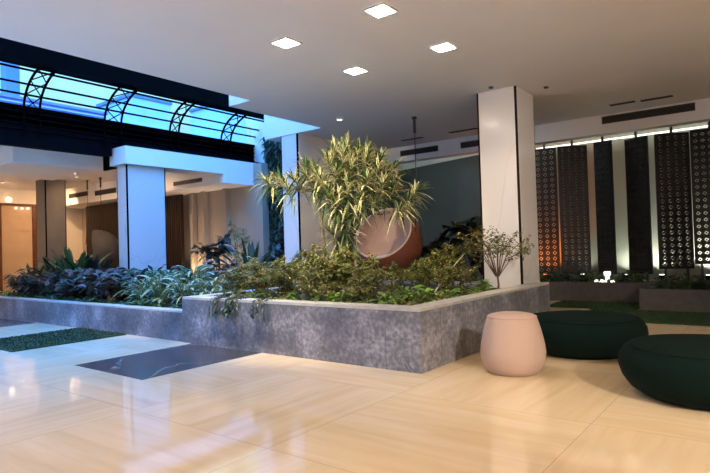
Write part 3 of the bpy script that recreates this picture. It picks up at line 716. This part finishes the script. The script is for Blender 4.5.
# --- bright green front clumps
ba = clump('bright_leaf_plant', 'plant', L['bright'], 50, (.06, .11), (.035, .058), (.06, .24), .5, 'oval', seed=41)
for i, (x, y, s, lab) in enumerate([
    (-4.85, 4.42, .75, 'small bright green clump at the planter front, leftmost'),
    (-4.28, 4.42, .9, 'bright green clump at the planter front below the tree'),
    (-3.95, 4.40, .7, 'small bright green clump at the planter front, right of the tree'),
    (-3.62, 4.42, 1.1, 'bright green clump below the copper hanging chair'),
    (-3.05, 4.50, 1.15, 'lime green clump inside the front corner of the large planter'),
    (-2.86, 4.85, 1.1, 'lime green clump just behind the front corner along the side wall'),
    (-2.85, 5.35, .9, 'green clump a third of the way along the side wall'),
    (-2.85, 5.95, .8, 'green clump halfway along the side wall'),
    (-3.0, 6.55, 1.0, 'bright green clump at the foot of the warm marble column'),
    (-3.2, 5.1, 1.2, 'larger green clump between the corner and the hanging chair')]):
    put(ba, used, x, y, .49, i*2.1, s*.85, lab, 'bright green clumps along the large planter')
gm_ = clump('ground_cover_plant', 'plant', L['fine'], 46, (.05, .09), (.03, .045), (.05, .16), .5, 'oval', seed=43, spread=(.2, 1.0))
for i in range(10):
    put(gm_, used, -5.45+i*.27, 4.43, .49, i*1.7, 1.15+.2*math.sin(i*2.3), f'small olive ground cover, {["leftmost", "second", "third", "fourth", "fifth", "sixth", "seventh", "eighth", "ninth", "tenth"][i]}{"" if i == 0 else " from the left"} along the large planter front', 'ground cover along the large planter edge')
for i in range(7):
    put(gm_, used, -2.84, 4.62+i*.27, .49, i*1.3, 1.0+.2*math.sin(i*1.9), f'small olive ground cover, {["nearest", "second", "third", "fourth", "fifth", "sixth", "seventh"][i]}{" the corner" if i == 0 else " from the corner"} along the large planter side', 'ground cover along the large planter edge')
# --- bush in front of the warm column
cb = bush('multi_stem_bush', 'bush', L['finer'], .78, .62, 15, 1000, (.032, .055), (.018, .028), 52, 'oval', .5, .20, .0065, 5)
put(cb, used, -2.78, 6.48, .49, .4, 1.0, 'thin multi stemmed bush fanning out in front of the warm marble column')
# --- creeper over the edge
random.seed(61)
for k, (x0, n_, lab) in enumerate([(-5.16, 5, 'dark creeper sprig hanging over the planter edge, leftmost'), (-4.88, 9, 'widest dark creeper hanging over the planter edge'), (-4.42, 4, 'dark creeper sprig hanging over the planter edge, rightmost')]):
    r = shell('trailing_creeper', lab, 'creeper', 'creepers over the planter edge', (x0, 4.34, .50)); q = MB(); s = MB()
    for i in range(n_):
        dx = U(-.12, .12); ln = U(.05, .17); pts = [V((dx*.3, 0, 0)), V((dx*.6, -.12, .09)), V((dx, -.265, .062)), V((dx*1.2, -.28, -ln*.5)), V((dx*1.3, -.275, -ln))]
        s.tube(pts, .0035, 5)
        for j in range(20):
            t = j/19*3.99; a = int(t); p = pts[a].lerp(pts[a+1], t-a); an = U(0, 2*PI)
            q.leaf(p+V((0, -.006, 0)), (math.cos(an)*.7, -abs(math.sin(an))*.5-.1, -.4), U(.035, .055), U(.016, .026), .4, 2, 'oval', .2, (0,), U(-.5, .5))
    q.build('foliage', L['dark'], r, smooth=True); s.build('stems', M['creeper'], r)
# --- pale bare twig
r = shell('bare_twig', 'pale bare twig leaning out of the shrubs right of the hanging chair', 'twig', loc=(-3.42, 6.0, .49))
q = MB(); q.tube([(0, 0, 0), (.15, .12, .26), (.34, .22, .50)], [.008, .007, .004], 6); q.tube([(.15, .12, .26), (.2, .1, .4)], .004, 5); q.build('branch', mat('pale_twig', (.36, .32, .26), .8), r)

# --- low planter: purple foliage rows
pa = bush('purple_leaf_plant', 'plant', L['purple'], .42, .27, 10, 210, (.09, .16), (.032, .055), 71, 'lance', .15, 0, .005, 2)
pb = bush('purple_leaf_plant', 'plant', L['wine'], .40, .27, 10, 190, (.09, .15), (.04, .065), 72, 'oval', .15, 0, .005, 2)
N_ = ['leftmost', 'second', 'third', 'fourth', 'fifth', 'sixth', 'seventh', 'eighth', 'ninth', 'tenth']
for i in range(9):
    put((pa, pb)[i % 2], used, -11.75+i*.43, 4.62+.1*math.sin(i*2.3), .33, i*1.3, 1.3+.15*math.sin(i*1.9), f'dark purple leaved plant, {N_[i]}{"" if i == 0 else " from the left"} in the front row of the low planter', 'purple plants in the low planter')
for i in range(7):
    put((pb, pa)[i % 2], used, -11.9+i*.52, 5.12+.08*math.sin(i*1.7), .33, i*2.3, 1.35+.15*math.cos(i*1.9), f'dark purple leaved plant, {N_[i]}{"" if i == 0 else " from the left"} in the second row of the low planter', 'purple plants in the low planter')
# strap ferns and pointed plants behind
sf = straps('strap_leaf_fern', 'fern', L['mid'], 30, (.5, .85), .055, .42, 81, (.85, 1.45))
put(sf, used, -11.2, 5.38, .33, 0, 1.85, 'tall strap leaved fern before the grey gallery column')
put(sf, used, -12.3, 5.05, .33, 1, 1.2, 'strap leaved fern at the left end of the low planter')
put(sf, used, -10.7, 5.35, .33, 2, 1.0, 'smaller strap leaved fern below the grey hanging chair')
st = straps('strap_leaf_fern', 'fern', L['teal'], 24, (.5, .75), .055, .38, 82, (.85, 1.4))
put(st, used, -11.75, 5.3, .33, 0, 1.25, 'blue green fern left of the tallest strap fern')
put(st, used, -10.3, 5.3, .33, 1.4, .95, 'blue green fern between the hanging chair and the blue lit column')
sd = straps('pointed_cordyline', 'plant', L['black'], 14, (.45, .75), .09, .25, 83, (1.0, 1.45))
for i, (x, y, s, lab) in enumerate([(-12.0, 5.45, 1.56, 'dark upright cordyline left of the tallest fern'), (-11.55, 5.5, 1.25, 'dark upright cordyline behind the blue green fern'),
                                    (-10.95, 5.55, 1.56, 'dark upright cordyline at the left of the grey hanging chair'), (-10.6, 5.5, 1.40, 'dark upright cordyline under the grey hanging chair')]):
    put(sd, used, x, y, .33, i, s, lab, 'dark cordylines')
gm = bush('green_leaf_plant', 'plant', L['mid'], .36, .26, 9, 150, (.10, .16), (.04, .06), 91, 'lance', .15, 0, .005, 2)
for i, (x, y, s, lab) in enumerate([(-10.2, 5.0, 1.1, 'green leafy plant in the second row below the hanging chair'), (-9.55, 5.35, 1.1, 'green leafy plant at the left foot of the blue lit column'),
                                    (-9.1, 5.55, 1.15, 'green leafy plant at the middle foot of the blue lit column'), (-8.65, 5.6, 1.1, 'green leafy plant at the right foot of the blue lit column'),
                                    (-8.2, 5.5, 1.1, 'green leafy plant before the narrow dark panel'), (-8.9, 5.0, 1.05, 'green leafy plant between the purple and the silver plants')]):
    put(gm, used, x, y, .33, i*1.1, s*1.35, lab, 'green leafy plants by the blue lit column')
# ground cover along the front edge
gc = clump('ground_cover_plant', 'plant', L['mid'], 40, (.05, .09), (.03, .05), (.04, .12), .5, 'oval', seed=95, spread=(.2, .9))
gb = clump('ground_cover_plant', 'plant', L['bright'], 44, (.05, .09), (.03, .05), (.04, .14), .5, 'oval', seed=96, spread=(.2, .9))
put(gb, used, -11.85, 4.42, .33, 0, 1.5, 'bright green ground cover at the left end of the low planter edge')
for i in range(13):
    put(gc, used, -11.5+i*.42, 4.40, .33, i*1.9, 1.1+.2*math.sin(i*2), f'small green ground cover plant, {(N_+["eleventh", "twelfth", "thirteenth"])[i]}{"" if i == 0 else " from the left"} along the low planter edge', 'ground cover along the low planter edge')
# silver variegated plants
sv = clump('silver_leaf_plant', 'plant', [L['mid'], L['silver']], 44, (.14, .23), (.05, .078), (.12, .55), .6, 'lance', (0, 1), 5, seed=101)
sw = clump('silver_leaf_plant', 'plant', [L['dark'], L['silver']], 44, (.14, .22), (.052, .082), (.12, .5), .6, 'lance', (0, 1), 5, seed=102)
for i, (x, y, s, lab) in enumerate([
    (-7.95, 4.75, .95, 'silver and green leaved plant, leftmost of the silver row'), (-7.5, 4.6, 1.05, 'silver leaved plant, second in the silver row by the planter edge'),
    (-7.05, 4.62, 1.1, 'large silver leaved plant nearest the edge of the low planter'), (-6.6, 4.7, 1.1, 'silver leaved plant, fourth in the silver row'),
    (-6.2, 4.75, 1.0, 'silver leaved plant against the corner of the large planter'), (-7.75, 5.2, 1.15, 'silver leaved plant in the second row, left of its neighbours'),
    (-7.2, 5.2, 1.2, 'silver leaved plant in the middle of the second row'), (-6.6, 5.3, 1.15, 'silver leaved plant at the right of the second row'),
    (-7.6, 5.7, 1.2, 'silver leaved plant at the back of the low planter')]):
    put((sv, sw)[i % 2], used, x, y, .33, i*2.2, s*(1.0 if y < 5 else 1.12), lab, 'silver leaved plants in the low planter')
rd = clump('red_leaf_plant', 'plant', L['red'], 36, (.15, .24), (.035, .058), (.2, .55), .4, 'lance', seed=111)
for i, (x, y, s, lab) in enumerate([(-8.3, 6.0, 1.1, 'dark red leaved plant right of the blue lit column'), (-7.5, 6.3, 1.1, 'dark red leaved plant before the alcove uplights'), (-7.0, 6.0, 1.0, 'dark red leaved plant behind the silver plants'),
                                    (-6.7, 5.8, .9, 'dark red leaved plant near the large planter corner'), (-8.9, 4.85, 1.0, 'dark red leaved plant left of the silver row')]):
    put(rd, used, x, y, .33, i, s*1.4, lab, 'dark red leaved plants')
tl = clump('blue_green_plant', 'plant', L['teal'], 40, (.10, .17), (.05, .08), (.1, .3), .5, 'oval', seed=115)
for i, (x, y, s, lab) in enumerate([(-8.1, 6.9, 1.3, 'blue green leafy plant in the bed, nearest the alcove'), (-7.75, 7.1, 1.3, 'blue green leafy plant left of the narrow blue column face'),
                                    (-8.6, 7.3, 1.3, 'blue green leafy plant at the foot of the yellow stemmed plant'), (-6.3, 6.3, 1.1, 'blue green leafy plant between the two planters'), (-8.5, 8.2, 1.4, 'blue green leafy plant at the foot of the green wall')]):
    put(tl, used, x, y, .33, i, s, lab, 'blue green plants in the bed')
# alcove plants
rb = bush('rubber_plant', 'plant', L['black'], 1.0, .38, 8, 70, (.16, .24), (.08, .12), 121, 'oval', .4)
put(rb, used, -8.35, 8.5, .33, 2, 1.2, 'second dark broad leaved rubber plant, under the green wall')
put(rb, used, -10.05, 7.85, .33, 0, 1.4, 'dark broad leaved rubber plant against the alcove wall')
bm = bush('slender_bamboo_plant', 'plant', L['yellow'], 1.65, .28, 7, 230, (.10, .17), (.02, .035), 122, 'lance', .3)
put(bm, used, -9.8, 8.4, .33, 0, 1.15, 'slender pale leaved plant reaching up the alcove wall')
pm = straps('dark_palm', 'plant', L['dark'], 40, (.6, .95), .06, .35, 123, (.4, 1.45))
put(pm, used, -8.85, 7.9, .33, 0, 1.6, 'dark spiky palm in the blue shade at the end of the alcove')
put(pm, used, -9.6, 7.6, .33, 2, .8, 'dark spiky palm behind the slender pale plant')
ys = bush('yellow_leaf_plant', 'plant', L['yellow'], .75, .22, 6, 60, (.10, .16), (.035, .05), 124, 'lance', .4)
put(ys, used, -8.75, 7.5, .33, 0, 1.35, 'yellow streaked plant in front of the dark palm')
# green wall
random.seed(131)
r = shell('green_wall', 'dark green climbing plants covering the well wall beside the column', 'green wall', loc=(-9.22, 9.38, .33)); q = MB(); s = MB()
for i in range(26):
    x = -.56+1.1*i/25+U(-.03, .03); s.tube([(x, -.03, 0), (x+U(-.05, .05), -.04, 1.6), (x+U(-.05, .05), -.03, 3.5)], .006, 4)
for i in range(2600):
    x, z = U(-.6, .6), U(.05, 3.5); a = U(-.9, .9); bul = .06+.07*abs(math.sin(x*5+math.sin(z*3)))+.06*math.sin(z*4.2+x*3)
    q.leaf((x, -max(.03, bul*U(.3, 1.2)), z), (math.sin(a), -U(.3, .8), -U(.2, .9)), U(.09, .17), U(.04, .07), U(.2, .6), 3, 'lance', .2, (0,), U(-.5, .5))
q.build('foliage', L['dark'], r, smooth=True); s.build('stems', M['twig'], r)
# dark broadleaf plants behind the hanging chair
mo = bush('broadleaf_plant', 'plant', L['black'], 1.25, .5, 11, 120, (.22, .36), (.15, .25), 141, 'oval', .35)
for i, (x, y, s, lab) in enumerate([(-4.05, 8.5, 1.1, 'tall dark broadleaf plant beside the warm marble column'), (-4.7, 8.3, .72, 'shorter dark broadleaf plant right of the hanging chair'), (-4.3, 7.85, .62, 'low dark broadleaf plant below the tall one by the column')]):
    put(mo, used, x, y, .40, i*1.9, s, lab, 'dark broadleaf plants')
# rear planters
rg = clump('rear_bed_plant', 'plant', L['dark'], 44, (.08, .14), (.035, .06), (.05, .22), .5, 'lance', seed=151, spread=(.25, 1.0))
k = 0
for i in range(8):
    put(rg, used, -4.4+i*.33, 10.78+.06*math.sin(i*2), .295, i*1.4, 1.4+.2*math.sin(i*3), f'low dark green plant, {N_[i]}{"" if i == 0 else " from the left"} in the farther rear planter', 'plants in the rear planters')
for i in range(9):
    put(rg, used, -1.45+i*.27, 9.75+.22*(i % 3), .285, i*1.1, 1.35+.25*math.sin(i*2.2), f'low dark green plant, {N_[i]}{"" if i == 0 else " from the left"} in the nearer rear planter', 'plants in the rear planters')
rs = straps('rear_strap_plant', 'plant', L['dark'], 14, (.22, .38), .03, .7, 152)
put(rs, used, -2.35, 11.1, .295, 0, 1.0, 'small arching plant silhouetted against the pale gap between screens')
put(rs, used, -1.25, 10.3, .285, 1, .8, 'small arching plant dark against the brightest glow')

# ------------------------------------------------------------------ outside
q = MB(); q.box(-34, -28, 4, 15.2, 0, 8.5); q.box(-34, -27.9, 4, 15.3, 8.5, 8.62)
b_ = tag(empty('distant_building', (0, 0, 0)), 'violet blue building with louvre lines behind the curved skylight', 'building')
q.build('wall', M['bwall'], b_)
q = MB()
for i in range(10): q.box(-27.99, -27.9, 4, 15.2, 6.6+i*.19, 6.66+i*.19)
q.build('louvres', M['bline'], b_)
b_ = tag(empty('distant_tower', (-30, 11.4, 0)), 'slim grey tower seen through the left panes', 'tower'); q = MB(); q.box(-.35, .35, -.3, .3, 0, 12); q.build('shaft', M['bdark'], b_)
q = MB(); q.box(-.42, .42, -.36, .36, 12, 12.3); q.build('cornice', M['bdark'], b_)
b_ = tag(empty('distant_building', (-34, 20.6, 0)), 'blue glassy building seen through the middle panes', 'building'); q = MB(); q.box(-2, 2, -1.6, 1.3, 0, 11.0); q.build('wall', M['bblue'], b_)
q = MB(); q.box(-2.05, 2.05, -1.7, 1.4, 11.0, 11.2); q.build('cornice', M['bdark'], b_)
b_ = tag(empty('distant_building', (-34, 27.4, 0)), 'narrow blue building seen through the right panes', 'building'); q = MB(); q.box(-2, 2, -1.0, 1.0, 0, 12); q.build('wall', M['bblue'], b_)
q = MB(); q.box(-2.05, 2.05, -1.1, 1.1, 12, 12.2); q.build('cornice', M['bdark'], b_)

# ------------------------------------------------------------------ light
w = bpy.data.worlds.new('sky'); scn.world = w; w.use_nodes = True; t = w.node_tree
bg = t.nodes['Background']; tc = t.nodes.new('ShaderNodeTexCoord'); sp = t.nodes.new('ShaderNodeSeparateXYZ'); t.links.new(tc.outputs['Generated'], sp.inputs[0])
r = ramp(t, [(0, (.12, .28, .42)), (.20, (.28, .70, .97)), (.36, (.50, .88, 1.0)), (.6, (.10, .345, 1.0)), (1, (.10, .345, 1.0))]); t.links.new(sp.outputs[2], r.inputs['Fac']); t.links.new(r.outputs['Color'], bg.inputs['Color'])
r2 = ramp(t, [(0, (.4, .4, .4)), (.22, (.72, .72, .72)), (.36, (.82, .82, .82)), (.55, (5.2, 5.2, 5.2)), (1, (7.8, 7.8, 7.8))]); t.links.new(sp.outputs[2], r2.inputs['Fac']); t.links.new(r2.outputs['Color'], bg.inputs['Strength'])
def portal(loc, rot, sx, sy):
    l = bpy.data.lights.new('sky_portal', 'AREA'); l.shape = 'RECTANGLE'; l.size = sx; l.size_y = sy; l.cycles.is_portal = True
    o = bpy.data.objects.new('sky_portal', l); col.objects.link(o); o.location = loc; o.rotation_euler = rot
portal((-7.5, 2.8, 4.85), (0, 0, 0), 3.9, 13.4)
portal((-10.05, 2.7, 3.97), (0, math.radians(-50), 0), .9, 13.4)

def ceiling_fill_lamp(x, y, e):  # unseen uplighter, added only to brighten the ceiling
    r = tag(empty('added_uplighter', (x, y, 0)), 'added uplighter lamp outside the picture that brightens the ceiling', 'floor lamp', 'added uplighters outside the picture')
    q = MB(); q.lathe([(.14, 0), (.14, .02), (.02, .03)], 24); q.build('base', M['black'], r)
    q = MB(); q.lathe([(.014, .03), (.014, 1.62)], 12); q.build('pole', M['black'], r)
    q = MB(); q.lathe([(.02, 1.62), (.10, 1.66), (.16, 1.74), (.155, 1.74), (.09, 1.67), (0, 1.66)], 24); q.build('bowl', M['white'], r)
    spotl((x, y, 1.78), (x-.01, y, 3), e, (1, .82, .74), 150, 1, .1)
spotl((3.2, .6, 3.05), (-2.6, 6.2, .6), 600, (1, .92, .82), 46)
spotl((-3.3, 3.4, 3.12), (-4.35, 5.4, 1.7), 300, (1, .84, .56), 62)
spotl((-5.3, 3.0, 3.12), (-7.3, 5.0, .5), 230, (1, .82, .55), 46)  # added warm spot offsetting the blue skylight on the low planter
spotl((-4.9, 3.3, 3.12), (-4.6, 5.0, .7), 260, (1, .84, .56), 70)
for x_, y_, e_ in ((1.6, -1.8, 190), (-2.6, -2.8, 130), (2.8, .6, 100)):   # added unseen uplighters brightening the ceiling
    ceiling_fill_lamp(x_, y_, e_)
spotl((-2.0, 5.0, 3.12), (-3.0, 7.0, .9), 60, (1, .75, .48), 60)

# ------------------------------------------------------------------ camera
cam = bpy.data.cameras.new('camera'); co = bpy.data.objects.new('camera', cam); col.objects.link(co); scn.camera = co
cam.sensor_width = 36; cam.lens = 553.9/710*36; cam.clip_end = 200
th, ph, ro = math.radians(37.5), math.radians(1.134), math.radians(-1.731)
F = V((-math.sin(th)*math.cos(ph), math.cos(th)*math.cos(ph), math.sin(ph))); R0 = V((math.cos(th), math.sin(th), 0)); U0 = R0.cross(F)
R_ = R0*math.cos(ro)+U0*math.sin(ro); U_ = -R0*math.sin(ro)+U0*math.cos(ro)
mw = Matrix((R_, U_, -F)).transposed().to_4x4(); mw.translation = V((0, 0, 1.1)); co.matrix_world = mw
scn.view_settings.view_transform = 'Standard'; scn.view_settings.look = 'None'; scn.view_settings.exposure = 1.0; scn.view_settings.gamma = 1
scn.view_settings.use_curve_mapping = False
scn.cycles.max_bounces = 8; scn.cycles.diffuse_bounces = 4; scn.cycles.transparent_max_bounces = 12; scn.cycles.sample_clamp_indirect = 6
scn.cycles.use_denoising = True
